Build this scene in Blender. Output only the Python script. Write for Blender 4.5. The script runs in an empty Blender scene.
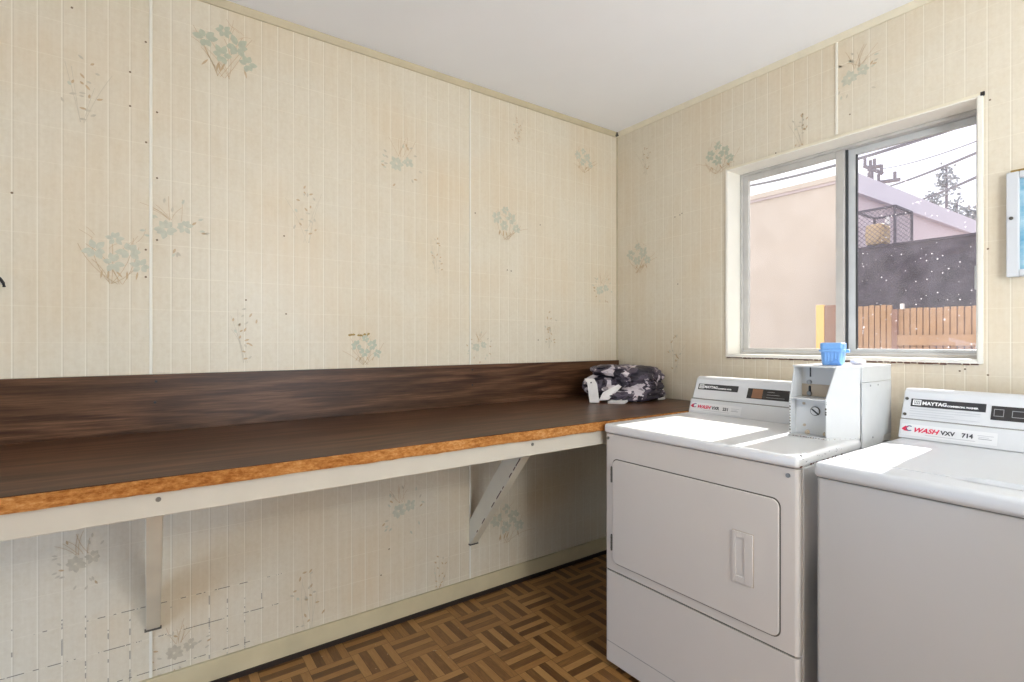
import bpy, bmesh, math, random
from mathutils import Vector, Matrix, noise
SC = bpy.context.scene
COL = SC.collection
random.seed(7)
R = math.radians

# ------------------------------------------------------------------ camera
cam_data = bpy.data.cameras.new('camera')
cam_data.lens = 36.0 * 513.0 / 1024.0
cam_data.sensor_width = 36.0
cam_data.clip_start = 0.05
cam = bpy.data.objects.new('camera', cam_data)
cam.location = (2.107, -2.254, 1.22)
cam.rotation_euler = (R(90), 0, math.atan2(.8155, .5787))
COL.objects.link(cam)
SC.camera = cam

# ------------------------------------------------------------------ world, sun, daylight, exposure
world = bpy.data.worlds.new('sky')
SC.world = world
world.use_nodes = True
bg = world.node_tree.nodes['Background']
bg.inputs[0].default_value = (.94, .97, 1.0, 1)
bg.inputs[1].default_value = 1.5

sun_data = bpy.data.lights.new('sun', 'SUN')
sun_data.energy = 15.0
sun_data.angle = R(.6)
sun_data.color = (1.0, .96, .90)
sun = bpy.data.objects.new('sun', sun_data)
sun.rotation_euler = Vector((.045, -1, -.70)).to_track_quat('-Z', 'Y').to_euler()
sun.location = (1, 6, 6)
COL.objects.link(sun)

def area(name, loc, direction, sx, sy, power, color):
    d = bpy.data.lights.new(name, 'AREA')
    d.shape = 'RECTANGLE'; d.size = sx; d.size_y = sy
    d.energy = power; d.color = color
    o = bpy.data.objects.new(name, d)
    o.location = loc
    o.rotation_euler = Vector(direction).to_track_quat('-Z', 'Z').to_euler()
    COL.objects.link(o)
    return o
# daylight entering by the open doorways of the right wall and of the front wall
area('doorway_daylight', (3.66, -1.25, 1.05), (-1, 0, 1.3), .90, 1.95, 47, (.72, .86, 1.0))
area('front_doorway_daylight', (.80, -3.76, .62), (-.25, 1, -.12), .85, 1.1, 17, (.36, .62, 1.0))

SC.view_settings.view_transform = 'Standard'
SC.view_settings.look = 'None'
SC.view_settings.gamma = 1
SC.view_settings.use_curve_mapping = False
SC.view_settings.exposure = 0.10

# ------------------------------------------------------------------ helpers: materials
def lin(h):
    h = h.lstrip('#')
    c = [int(h[i:i+2], 16) / 255 for i in (0, 2, 4)]
    return tuple(x / 12.92 if x <= .04045 else ((x + .055) / 1.055) ** 2.4 for x in c) + (1,)

class NT:
    """small node-tree writer"""
    def __init__(s, name):
        s.m = bpy.data.materials.new(name); s.m.use_nodes = True
        s.t = s.m.node_tree; s.b = s.t.nodes['Principled BSDF']; s.out = s.t.nodes['Material Output']
    def n(s, typ, **kw):
        nd = s.t.nodes.new(typ)
        for k, v in kw.items(): setattr(nd, k, v)
        return nd
    def l(s, a, b): s.t.links.new(a, b)
    def put(s, sock, v):
        if hasattr(v, 'links') or isinstance(v, bpy.types.NodeSocket): s.l(v, sock)
        else: sock.default_value = v
    def math(s, op, a, b=None, c=None, clamp=False):
        nd = s.n('ShaderNodeMath', operation=op, use_clamp=clamp)
        s.put(nd.inputs[0], a)
        if b is not None: s.put(nd.inputs[1], b)
        if c is not None: s.put(nd.inputs[2], c)
        return nd.outputs[0]
    def mix(s, f, a, b):
        nd = s.n('ShaderNodeMix', data_type='RGBA')
        s.put(nd.inputs[0], f); s.put(nd.inputs[6], a); s.put(nd.inputs[7], b)
        return nd.outputs[2]
    def ramp(s, f, stops, interp='LINEAR'):
        nd = s.n('ShaderNodeValToRGB'); cr = nd.color_ramp; cr.interpolation = interp
        while len(cr.elements) < len(stops): cr.elements.new(.5)
        for e, (p, c) in zip(cr.elements, stops): e.position = p; e.color = c
        s.l(f, nd.inputs[0]); return nd.outputs[0]
    def co(s, scale=(1, 1, 1), rot=(0, 0, 0), loc=(0, 0, 0)):
        tc = s.n('ShaderNodeTexCoord'); mp = s.n('ShaderNodeMapping')
        mp.inputs['Scale'].default_value = scale; mp.inputs['Rotation'].default_value = rot; mp.inputs['Location'].default_value = loc
        s.l(tc.outputs['Object'], mp.inputs[0]); return mp.outputs[0]
    def noise(s, vec, scale, detail=3, rough=.5, dist=0):
        nd = s.n('ShaderNodeTexNoise'); s.l(vec, nd.inputs['Vector'])
        nd.inputs['Scale'].default_value = scale; nd.inputs['Detail'].default_value = detail
        nd.inputs['Roughness'].default_value = rough; nd.inputs['Distortion'].default_value = dist
        return nd.outputs[0]
    def xyz(s, vec):
        nd = s.n('ShaderNodeSeparateXYZ'); s.l(vec, nd.inputs[0]); return nd.outputs
    def comb(s, x, y, z):
        nd = s.n('ShaderNodeCombineXYZ'); s.put(nd.inputs[0], x); s.put(nd.inputs[1], y); s.put(nd.inputs[2], z); return nd.outputs[0]
    def bump(s, h, strength, dist=.002):
        nd = s.n('ShaderNodeBump'); nd.inputs['Strength'].default_value = strength; nd.inputs['Distance'].default_value = dist
        s.l(h, nd.inputs['Height']); s.l(nd.outputs[0], s.b.inputs['Normal'])
    def base(s, c): s.put(s.b.inputs['Base Color'], c)
    def set(s, rough=.5, metal=0, spec=.5):
        s.b.inputs['Roughness'].default_value = rough; s.b.inputs['Metallic'].default_value = metal
        s.b.inputs['Specular IOR Level'].default_value = spec

def mat(name, h, rough=.5, metal=0, var=.06, scale=14, spec=.5, bump=0):
    """plain painted or plastic surface with a faint mottling"""
    t = NT(name); c = lin(h)
    f = t.noise(t.co(), scale, 4)
    d = tuple(max(0, x * (1 - var * 2)) for x in c[:3]) + (1,)
    t.base(t.mix(t.math('MULTIPLY_ADD', f, 1.6, -.3, True), d, c)); t.set(rough, metal, spec)
    if bump: t.bump(t.noise(t.co(), scale * 6, 3), bump)
    return t.m

M = {}

def wall_mat(name, axis, u0, base_a='#DCD3C1', base_b='#D5CAB4'):
    """cream tile-look hardboard panelling: narrow upright tiles with pale grout"""
    t = NT(name)
    v = t.co(); x = t.xyz(v); u = x[axis]; z = x[2]
    def line(c, off, step, wid):
        f = t.math('FRACT', t.math('DIVIDE', t.math('SUBTRACT', c, off), step))
        d = t.math('MULTIPLY', t.math('ABSOLUTE', t.math('SUBTRACT', f, .5)), step)     # 0 in mid tile .. step/2 on the line
        return t.math('GREATER_THAN', d, step / 2 - wid)
    lv = line(u, u0, .05645, .0016)
    lvd = line(u, u0 + .0032, .05645, .0014)
    lh = line(z, .0, .1105, .0014)
    n1 = t.noise(v, 2.2, 3); n2 = t.noise(v, 90, 3, .6); n4 = t.noise(t.co((1, 1, .05)), 70, 3, .6); n3 = t.noise(v, 9, 3)
    c = t.mix(n3, lin(base_a), lin(base_b))
    c = t.mix(t.math('MULTIPLY_ADD', n2, 1.8, -.75, True), c, lin('#E1D8C5'))
    c = t.mix(t.math('MULTIPLY_ADD', n1, 2.2, -.95, True), c, lin('#D9C4A4'))
    c = t.mix(t.math('MULTIPLY_ADD', n4, .9, -.36, True), c, lin('#E6DECD'))
    c = t.mix(t.math('MULTIPLY_ADD', t.noise(v, 46, 4, .65), .9, -.42, True), c, lin('#C9B899'))
    fade = t.math('MULTIPLY_ADD', t.noise(v, 3.1, 2), 1.8, -.45, True)
    c = t.mix(t.math('MULTIPLY', lvd, t.math('MULTIPLY', fade, .30)), c, lin('#8f7f64'))
    c = t.mix(t.math('MULTIPLY', lv, t.math('MULTIPLY_ADD', fade, .5, .30)), c, lin('#F1EBDC'))
    c = t.mix(t.math('MULTIPLY', lh, t.math('MULTIPLY', fade, .55)), c, lin('#EDE5D2'))
    # worn grout lines low on the wall
    low = t.math('MULTIPLY', t.math('MULTIPLY_ADD', z, -3.2, 2.0, True), t.math('MULTIPLY_ADD', u, -1.1, -1.15, True))
    nd = t.noise(t.co((7, 7, 3)), 2.6, 4, .65)
    dirt = t.math('GREATER_THAN', t.math('MULTIPLY', nd, low), .50)
    c = t.mix(t.math('MULTIPLY', t.math('MULTIPLY', lh, dirt), .75), c, lin('#4d443c'))
    dirt2 = t.math('GREATER_THAN', t.math('MULTIPLY', t.noise(t.co((4, 4, 12)), 2.0, 4, .65), low), .56)
    c = t.mix(t.math('MULTIPLY', t.math('MULTIPLY', lv, dirt2), .6), c, lin('#5d544a'))
    t.base(c); t.set(.34, 0, .35)
    h = t.math('ADD', t.math('MULTIPLY', t.math('MAXIMUM', lv, lh), -.6), t.math('MULTIPLY', n3, .35))
    t.bump(h, .25, .003)
    return t.m
M['wall_left'] = wall_mat('tile_panel_left', 1, -2.246)
M['wall_back'] = wall_mat('tile_panel_back', 0, 1.183)
M['green_print'] = mat('faded_green_print', '#C2C5AF', .4, var=.12, scale=60)
M['blue_print'] = mat('faded_blue_green_print', '#CFCDB9', .4, var=.12, scale=60)
M['brown_print'] = mat('faded_brown_print', '#CFB48F', .4, var=.12, scale=60)
M['grey_print'] = mat('faded_grey_print', '#D0C5AF', .4, var=.12, scale=60)
M['spot'] = mat('brown_nail_spot', '#7a644a', .6)
M['ochre'] = mat('ochre_stain', '#B0914F', .6, scale=80, var=.2)
M['cream_trim'] = mat('cream_painted_trim', '#E9E0C8', .45, var=.06, scale=20)
M['yellow_trim'] = mat('aged_cream_trim', '#CFC2A2', .5, var=.10, scale=9)
M['seam'] = mat('pale_seam_strip', '#EDE9DC', .4, var=.03)
M['black_gap'] = mat('dark_vinyl_strip', '#2a1d15', .6)
M['base_board'] = mat('painted_base_board', '#D8C9A4', .5, var=.10, scale=7)
M['ceiling'] = mat('white_ceiling_paint', '#F8F8F9', .9, var=.02, scale=3, spec=.2)
M['white_paint'] = mat('white_gloss_paint', '#EFEBE0', .4, var=.04, scale=10)
M['apron_paint'] = mat('aged_white_paint', '#C9C2B4', .45, var=.06, scale=8)
M['bracket'] = mat('chipped_cream_paint', '#DDD6C3', .45, var=.06, scale=12)

def floor_mat():
    t = NT('parquet_vinyl'); S = .155; K = 5.0
    v = t.co(); x = t.xyz(v)
    gx = t.math('DIVIDE', t.math('SUBTRACT', x[0], .435 - S * 40), S)
    gy = t.math('DIVIDE', t.math('SUBTRACT', x[1], -1.15 - S * 40), S)
    cx = t.math('FLOOR', gx); cy = t.math('FLOOR', gy); fx = t.math('FRACT', gx); fy = t.math('FRACT', gy)
    par = t.math('MODULO', t.math('ADD', cx, cy), 2)
    # even cells: strips run along Y (index across x); odd cells: strips run along X
    across = t.math('ADD', t.math('MULTIPLY', fx, t.math('SUBTRACT', 1, par)), t.math('MULTIPLY', fy, par))
    along = t.math('ADD', t.math('MULTIPLY', fy, t.math('SUBTRACT', 1, par)), t.math('MULTIPLY', fx, par))
    k = t.math('FLOOR', t.math('MULTIPLY', across, K)); fk = t.math('FRACT', t.math('MULTIPLY', across, K))
    wn = t.n('ShaderNodeTexWhiteNoise'); t.l(t.comb(cx, cy, k), wn.inputs['Vector'])
    alt = t.math('MODULO', k, 2)
    tone = t.math('ADD', t.math('MULTIPLY', alt, .55), t.math('MULTIPLY', wn.outputs['Value'], .40), clamp=True)
    gv = t.comb(t.math('MULTIPLY', along, 3.0), t.math('MULTIPLY', across, 26), t.math('MULTIPLY', wn.outputs['Value'], 40))
    g = t.noise(gv, 1.0, 4, .6, .6)
    tone2 = t.math('ADD', tone, t.math('MULTIPLY_ADD', g, .7, -.35), clamp=True)
    c = t.ramp(tone2, [(0, lin('#B28550')), (.35, lin('#9E713F')), (.7, lin('#7A5430')), (1, lin('#644325'))])
    e1 = t.math('LESS_THAN', fk, .05)
    e2 = t.math('MAXIMUM', t.math('LESS_THAN', fx, .012), t.math('LESS_THAN', fy, .012))
    c = t.mix(t.math('MULTIPLY', t.math('MAXIMUM', e1, e2), .6), c, lin('#2c1a0c'))
    scuff = t.math('GREATER_THAN', t.noise(v, 38, 2), .735)
    c = t.mix(t.math('MULTIPLY', scuff, .5), c, lin('#c9b08c'))
    t.base(c); t.set(.42, 0, .4)
    return t.m
M['floor'] = floor_mat()

def wood_laminate(name, vertical=False):
    t = NT(name)
    v = t.co((1, .09, 1) if not vertical else (1, .10, 1), loc=(0, 3, .31))
    w = t.noise(v, 5.0, 3, .5, .4)
    x = t.xyz(v)
    a = t.math('MULTIPLY', x[0], .8) if not vertical else x[2]
    rings = t.math('SINE', t.math('MULTIPLY', t.math('ADD', t.math('MULTIPLY', a, 1.1), t.math('MULTIPLY', w, 1.3)), 44))
    fine = t.noise(t.co((45, 1.6, 60) if not vertical else (60, 2.2, 60)), 2.4, 5, .7)
    f = t.math('ADD', t.math('MULTIPLY_ADD', rings, .17, .5), t.math('MULTIPLY_ADD', fine, 1.5, -.75), clamp=True)
    c = t.ramp(f, [(.1, lin('#2B180D')), (.4, lin('#4B301F')), (.65, lin('#634430')), (.95, lin('#805C44'))])
    big = t.noise(t.co((2, .8, 2)), 2.0, 2)
    c = t.mix(t.math('MULTIPLY_ADD', big, 1.4, -.5, True), c, lin('#48321F'))
    t.base(c); t.set(.36, 0, .3)
    return t.m
M['laminate'] = wood_laminate('walnut_laminate')
M['laminate_up'] = wood_laminate('walnut_laminate_upright', True)

def chip_mat():
    t = NT('raw_particle_board')
    n = t.noise(t.co((1, .45, 1)), 130, 4, .7); n2 = t.noise(t.co((1, .3, 1)), 16, 3)
    f = t.math('ADD', t.math('MULTIPLY', n, .75), t.math('MULTIPLY', n2, .35), clamp=True)
    t.base(t.ramp(f, [(.25, lin('#5E3513')), (.45, lin('#935A26')), (.6, lin('#B47A40')), (.8, lin('#CF9E68'))]))
    t.set(.85, 0, .2); t.bump(n, .7, .004)
    return t.m
M['chip'] = chip_mat()

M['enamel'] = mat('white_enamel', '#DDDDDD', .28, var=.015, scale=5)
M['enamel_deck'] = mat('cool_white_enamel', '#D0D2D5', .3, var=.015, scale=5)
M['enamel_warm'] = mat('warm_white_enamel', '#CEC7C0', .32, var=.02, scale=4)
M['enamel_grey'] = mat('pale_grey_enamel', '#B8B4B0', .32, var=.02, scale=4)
M['console'] = mat('console_grey_white', '#D6D7D9', .4, var=.02, scale=20)
M['black_label'] = mat('black_label', '#39383A', .35, var=.1, scale=90)
M['dark_window'] = mat('dark_window_plastic', '#3A3838', .2, var=.2, scale=60)
M['orange_card'] = mat('orange_brown_card', '#8A6247', .5, scale=60)
M['sticker'] = mat('white_sticker', '#E2E2E3', .4, var=.01)
M['white_ink'] = mat('white_ink', '#EDEDED', .5, var=.0)
M['grey_ink'] = mat('grey_ink', '#8f8f92', .5, var=.0)
M['pale_ink'] = mat('pale_grey_ink', '#BDBEC2', .5, var=.0)
M['black_ink'] = mat('dark_ink', '#3c3c42', .5, var=.0)
M['red_ink'] = mat('crimson_ink', '#D8284F', .5, var=.0)
M['blue_ink'] = mat('navy_ink', '#4a5a86', .5, var=.0)
M['seam_dark'] = mat('dark_seam', '#5a544b', .7)
M['seam_grey'] = mat('grey_seam', '#98958f', .7)
M['rust'] = mat('rust_chip', '#6b4638', .8, var=.2, scale=120)
M['steel'] = mat('worn_steel', '#8d8a84', .35, .9, var=.1, scale=60)
M['hinge'] = mat('dark_hinge', '#6e6961', .4, .6, var=.2, scale=90)
M['coin_white'] = mat('chipped_white_coin_box', '#CACBCB', .38, var=.03, scale=25)
M['coin_tan'] = mat('tan_coin_face', '#B9A892', .5, var=.05, scale=40)
M['black'] = mat('black_plastic', '#16161a', .4, var=.05)
M['blue_plastic'] = mat('sky_blue_plastic', '#7DB0EA', .35, var=.05, scale=30)
M['blue_plastic2'] = mat('mid_blue_plastic', '#6497DC', .35, var=.05, scale=30)
M['tissue'] = mat('pinkish_white_tissue', '#E9E2E3', .8, var=.05, scale=50)
M['alu'] = mat('weathered_aluminium', '#C9C6C1', .5, .05, var=.10, scale=16)
M['alu_light'] = mat('pale_aluminium', '#D3D6D6', .5, .05, var=.06, scale=16)
M['gasket'] = mat('dark_gasket', '#3c3f40', .6)
M['stucco_pink'] = mat('pink_beige_stucco', '#CCC0B8', .9, var=.03, scale=40, spec=.1, bump=.3)
M['fascia'] = mat('white_fascia', '#CFCBD6', .8, var=.02, scale=10, spec=.1)
M['side_stucco'] = mat('mauve_white_stucco', '#C9BCC2', .9, var=.03, scale=30, spec=.1)
M['dark_stucco'] = mat('dark_mauve_stucco', '#56525F', .95, var=.34, scale=13, spec=.1, bump=.4)
M['fence'] = mat('tan_fence_board', '#AE9073', .85, var=.12, scale=22, spec=.1)
M['fence_dark'] = mat('fence_shadow_gap', '#9a7658', .9)
M['fence_post'] = mat('mauve_brown_post', '#8E6F63', .9, var=.12, scale=25)
M['fence_yellow'] = mat('yellow_ochre_board', '#E8B976', .85, var=.05, scale=20)
M['cage'] = mat('dark_wire', '#4e4b58', .7)
M['ac_beige'] = mat('beige_unit', '#CDB48D', .7, var=.1, scale=20)
M['concrete'] = mat('pale_concrete', '#A0958A', .95, var=.08, scale=4, spec=.1)
M['pole'] = mat('weathered_pole', '#7d7880', .9)
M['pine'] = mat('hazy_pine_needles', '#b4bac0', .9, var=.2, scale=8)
M['wire'] = mat('grey_wire', '#74727a', .8)
M['roof'] = mat('gravel_roof', '#a9a29c', .95, var=.1, scale=30)

def mesh_cloth(name):
    """black wire netting: mostly see-through"""
    t = NT(name); v = t.co(); x = t.xyz(v)
    def ln(c):
        f = t.math('FRACT', t.math('MULTIPLY', c, 26)); return t.math('LESS_THAN', f, .09)
    s = t.math('ADD', x[0], x[1])
    k = t.math('MAXIMUM', ln(t.math('ADD', s, x[2])), ln(t.math('SUBTRACT', s, x[2])))
    tr = t.n('ShaderNodeBsdfTransparent'); mx = t.n('ShaderNodeMixShader')
    t.base(lin('#6d6975')); t.set(.8)
    t.l(k, mx.inputs[0]); t.l(tr.outputs[0], mx.inputs[1]); t.l(t.b.outputs[0], mx.inputs[2]); t.l(mx.outputs[0], t.out.inputs[0])
    return t.m
M['netting'] = mesh_cloth('wire_netting')

def glass_mat(name, specks, tint):
    """window pane: clear with a little reflection, film and dried specks"""
    t = NT(name); v = t.co()
    tr = t.n('ShaderNodeBsdfTransparent'); tr.inputs[0].default_value = tint
    gl = t.n('ShaderNodeBsdfGlossy'); gl.inputs['Roughness'].default_value = .02
    d0 = t.n('ShaderNodeBsdfDiffuse'); d0.inputs[0].default_value = (.86, .84, .88, 1)
    d1 = t.n('ShaderNodeBsdfTranslucent'); d1.inputs[0].default_value = (.86, .84, .90, 1)
    df = t.n('ShaderNodeMixShader'); df.inputs[0].default_value = .5; t.l(d0.outputs[0], df.inputs[1]); t.l(d1.outputs[0], df.inputs[2])
    lw = t.n('ShaderNodeFresnel'); lw.inputs[0].default_value = 1.45
    m1 = t.n('ShaderNodeMixShader'); t.l(t.math('MULTIPLY', lw.outputs[0], .45), m1.inputs[0]); t.l(tr.outputs[0], m1.inputs[1]); t.l(gl.outputs[0], m1.inputs[2])
    vo = t.n('ShaderNodeTexVoronoi'); t.l(v, vo.inputs['Vector']); vo.inputs['Scale'].default_value = 62
    rad = t.math('MULTIPLY_ADD', t.xyz(vo.outputs['Color'])[0], .32, -.15)
    dot = t.math('LESS_THAN', vo.outputs['Distance'], rad)
    sm = t.math('GREATER_THAN', t.noise(v, 34, 3, .6), .74)
    f = t.math('ADD', t.math('MULTIPLY', t.math('MAXIMUM', dot, sm), specks), t.math('MULTIPLY', t.noise(v, 12, 3), 0.05 if specks > .3 else .05), clamp=True)
    m2 = t.n('ShaderNodeMixShader'); t.l(f, m2.inputs[0]); t.l(m1.outputs[0], m2.inputs[1]); t.l(df.outputs[0], m2.inputs[2])
    t.l(m2.outputs[0], t.out.inputs[0])
    return t.m
M['glass'] = glass_mat('clear_pane', .08, (.97, .97, .97, 1))
M['glass_dirty'] = glass_mat('speckled_pane', .55, (.96, .95, .98, 1))

def camo_mat():
    t = NT('urban_camouflage_cloth')
    v = t.co((1, 1, 1.5), rot=(.3, .2, .5))
    n1 = t.noise(v, 10.5, 2.2, .55, .6); n2 = t.noise(t.co((1, 1, 1.4), loc=(3, 1, 2)), 13, 1.2, .5, .4)
    c = t.ramp(n1, [(0, lin('#2b2630')), (.46, lin('#524955')), (.57, lin('#D3C9CE'))], 'CONSTANT')
    k = t.math('GREATER_THAN', n2, .585)
    c = t.mix(k, c, lin('#332e38'))
    k2 = t.math('LESS_THAN', n2, .36)
    c = t.mix(k2, c, lin('#948990'))
    t.base(c); t.set(.55, 0, .4)
    t.bump(t.noise(v, 20, 2, .5), .25, .006)
    return t.m
M['camo'] = camo_mat()
M['white_lining'] = mat('white_lining', '#E6E1DE', .7, var=.06, scale=40)
M['dark_lining'] = mat('dark_lining', '#39333c', .7, var=.1, scale=40)

def cloud_mat():
    t = NT('pale_blue_cloud_print'); v = t.co((1, 1, 2.2))
    n = t.noise(v, 6, 4, .6)
    t.base(t.ramp(n, [(.3, lin('#3F7F9E')), (.45, lin('#6FA3BC')), (.58, lin('#A9C6D2')), (.7, lin('#6C9DB5'))]))
    t.set(.25)
    return t.m
M['cloud'] = cloud_mat()
M['lamp'] = None
tl = NT('fill_lamp_glow'); tl.base((1, .97, .9, 1)); tl.b.inputs['Emission Color'].default_value = (.93, .97, 1, 1); tl.b.inputs['Emission Strength'].default_value = 76.0  # glowing surface of the added, unseen fill lamp
M['lamp'] = tl.m

# ------------------------------------------------------------------ helpers: geometry
class MB:
    """collects shapes and links them as ONE mesh object"""
    def __init__(s): s.v = []; s.f = []; s.mi = []; s.sm = []; s.mats = []
    def _m(s, m):
        if m not in s.mats: s.mats.append(m)
        return s.mats.index(m)
    def add(s, verts, faces, m, smooth=False, X=None):
        o = len(s.v); k = s._m(m)
        for p in verts:
            p = Vector(p)
            s.v.append(X @ p if X is not None else p)
        for f in faces: s.f.append([i + o for i in f]); s.mi.append(k); s.sm.append(smooth)
        return s
    def bm(s, b, m, smooth=False, X=None, only=None):
        b.verts.index_update(); n = len(s.f)
        big = .3 * max(f.calc_area() for f in b.faces); flags = [smooth if only is None else (len(only) > 0 and len(f.verts) <= 4 and f.calc_area() < big) for f in b.faces]
        s.add([v.co.copy() for v in b.verts], [[v.index for v in f.verts] for f in b.faces], m, smooth, X); s.sm[n:] = flags; b.free(); return s
    def box(s, x0, x1, y0, y1, z0, z1, m, bev=0, seg=2, X=None):
        b = bmesh.new(); bmesh.ops.create_cube(b, size=1)
        for v in b.verts: v.co = Vector(((x0 + x1) / 2 + v.co.x * (x1 - x0), (y0 + y1) / 2 + v.co.y * (y1 - y0), (z0 + z1) / 2 + v.co.z * (z1 - z0)))
        only = set(bmesh.ops.bevel(b, geom=list(b.edges), offset=bev, segments=seg, affect='EDGES', profile=.5)['faces']) if bev else set()
        return s.bm(b, m, True, X, only)
    def prism(s, prof, a0, a1, m, axis='x', bev=0, seg=2, X=None):
        """profile (list of 2-D points) swept along an axis: x -> (a,p,q)  y -> (p,a,q)  z -> (p,q,a)"""
        mk = {'x': lambda a, p: (a, p[0], p[1]), 'y': lambda a, p: (p[0], a, p[1]), 'z': lambda a, p: (p[0], p[1], a)}[axis]
        b = bmesh.new()
        A = [b.verts.new(mk(a0, p)) for p in prof]; B = [b.verts.new(mk(a1, p)) for p in prof]
        n = len(prof); b.faces.new(A); b.faces.new(B[::-1])
        for i in range(n): b.faces.new((A[i], A[(i + 1) % n], B[(i + 1) % n], B[i]))
        bmesh.ops.recalc_face_normals(b, faces=b.faces)
        only = set(bmesh.ops.bevel(b, geom=list(b.edges), offset=bev, segments=seg, affect='EDGES', profile=.5)['faces']) if bev else set()
        return s.bm(b, m, True, X, only)
    def rrect(s, u0, u1, w0, w1, rad, d0, d1, m, X=None, bev=0, n=6):
        """rounded rectangle in the x-z plane with thickness along y"""
        pts = []
        for cx, cz, a in ((u1 - rad, w1 - rad, 0), (u0 + rad, w1 - rad, 90), (u0 + rad, w0 + rad, 180), (u1 - rad, w0 + rad, 270)):
            for i in range(n + 1):
                t = R(a + 90 * i / n); pts.append((cx + rad * math.cos(t), cz + rad * math.sin(t)))
        return s.prism(pts, d0, d1, m, 'y', bev, 2, X)
    def cyl(s, c, r, h, m, axis='z', n=20, r2=None, X=None, bev=0):
        b = bmesh.new(); bmesh.ops.create_cone(b, cap_ends=True, segments=n, radius1=r, radius2=r if r2 is None else r2, depth=h)
        if bev: bmesh.ops.bevel(b, geom=[e for e in b.edges if len(e.link_faces) == 2 and any(len(f.verts) > 4 for f in e.link_faces)], offset=bev, segments=2, affect='EDGES')
        Rm = {'z': Matrix(), 'x': Matrix.Rotation(R(90), 4, 'Y'), 'y': Matrix.Rotation(R(90), 4, 'X')}[axis]
        T = Matrix.Translation(c) @ Rm
        return s.bm(b, m, True, (X @ T) if X is not None else T)
    def tube(s, pts, r, m, n=8):
        vs = []; fs = []; P = [Vector(p) for p in pts]
        for i, p in enumerate(P):
            d = (P[min(i + 1, len(P) - 1)] - P[max(i - 1, 0)]).normalized()
            a = d.cross(Vector((0, 0, 1)) if abs(d.z) < .95 else Vector((1, 0, 0))).normalized(); c = d.cross(a)
            rr = r[i] if isinstance(r, (list, tuple)) else r
            for k in range(n): t = 2 * math.pi * k / n; vs.append(p + a * math.cos(t) * rr + c * math.sin(t) * rr)
        for i in range(len(P) - 1):
            for k in range(n): fs.append((i * n + k, i * n + (k + 1) % n, (i + 1) * n + (k + 1) % n, (i + 1) * n + k))
        fs.append(tuple(range(n))[::-1]); fs.append(tuple(range((len(P) - 1) * n, len(P) * n)))
        return s.add(vs, fs, m, True)
    def text(s, body, size, X, m, extrude=.0004, shear=0, bold=0, sx=1.0):
        cu = bpy.data.curves.new('lettering', 'FONT'); cu.body = body; cu.size = size; cu.extrude = extrude; cu.shear = shear; cu.offset = bold
        cu.resolution_u = 4
        o = bpy.data.objects.new('lettering', cu); COL.objects.link(o)
        dg = bpy.context.evaluated_depsgraph_get(); me = bpy.data.meshes.new_from_object(o.evaluated_get(dg))
        S = Matrix.Diagonal((sx, 1, 1, 1))
        s.add([v.co.copy() for v in me.vertices], [list(p.vertices) for p in me.polygons], m, False, X @ S)
        bpy.data.objects.remove(o); bpy.data.curves.remove(cu); bpy.data.meshes.remove(me); return s
    def build(s, name, parent=None):
        me = bpy.data.meshes.new(name); me.from_pydata([tuple(v) for v in s.v], [], s.f)
        for m in s.mats: me.materials.append(m)
        me.polygons.foreach_set('material_index', s.mi); me.polygons.foreach_set('use_smooth', s.sm)
        b = bmesh.new(); b.from_mesh(me); bmesh.ops.recalc_face_normals(b, faces=b.faces); b.to_mesh(me); b.free()
        me.set_sharp_from_angle(angle=R(32)); me.polygons.foreach_set('use_smooth', s.sm); me.update()
        o = bpy.data.objects.new(name, me); COL.objects.link(o)
        if parent is not None: o.parent = parent
        return o

def tag(o, label=None, cat=None, group=None, kind=None):
    if label: o['label'] = label
    if cat: o['category'] = cat
    if group: o['group'] = group
    if kind: o['kind'] = kind
    return o
def empty(name, loc, rz, label, cat, group=None):
    o = bpy.data.objects.new(name, None); o.location = loc; o.rotation_euler = (0, 0, rz); o.empty_display_size = .1
    COL.objects.link(o); return tag(o, label, cat, group)
def struct(mb, name, label=None, parent=None):
    o = mb.build(name, parent)
    if parent is None: o['kind'] = 'structure'
    if label: o['label'] = label
    return o

# ------------------------------------------------------------------ the room
XR, YF, H = 3.55, -3.65, 2.44
WX0, WX1, WZ0, WZ1 = .706, 1.616, 1.150, 2.034
struct(MB().box(-.12, XR + .12, YF - .12, .14, -.08, 0, M['floor']), 'floor', 'worn brown parquet-pattern floor')
struct(MB().box(-.12, XR + .12, YF - .12, .14, H, H + .12, M['ceiling']), 'ceiling', 'smooth white ceiling')

# faded flower sprays printed on the panelling (part of the wall's own mesh)
def leaf(mb, P, a, b, ang, ln, wd, m, k=.0012):
    pts = []
    for t, w in ((0, 0), (.25, .8), (.55, 1), (.8, .6), (1, 0)): pts.append((t * ln, w * wd / 2))
    ring = pts + [(x, -y) for x, y in pts[-2:0:-1]]
    c, s_ = math.cos(ang), math.sin(ang)
    mb.add([P(a + x * c - y * s_, b + x * s_ + y * c, k) for x, y in ring], [list(range(len(ring)))], m)
def stem(mb, P, a, b, ang, ln, curve, m, wd=.0016):
    pts = []; x, y, t = a, b, ang
    for i in range(7):
        pts.append((x, y, t)); x += math.cos(t) * ln / 6; y += math.sin(t) * ln / 6; t += curve / 6
    vs = []
    for x, y, t in pts:
        for s_ in (1, -1): vs.append(P(x - math.sin(t) * wd / 2 * s_, y + math.cos(t) * wd / 2 * s_, .001))
    mb.add(vs, [(2 * i, 2 * i + 1, 2 * i + 3, 2 * i + 2) for i in range(6)], m)
def blossom(mb, P, a, b, r, m, rnd, n=6):
    for i in range(n):
        t = i * 6.283 / n + rnd.uniform(-.3, .3); leaf(mb, P, a + math.cos(t) * r * .12, b + math.sin(t) * r * .12, t, r * rnd.uniform(.75, 1.1), r * .62, m, .0012 + i * .00003)
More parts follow.
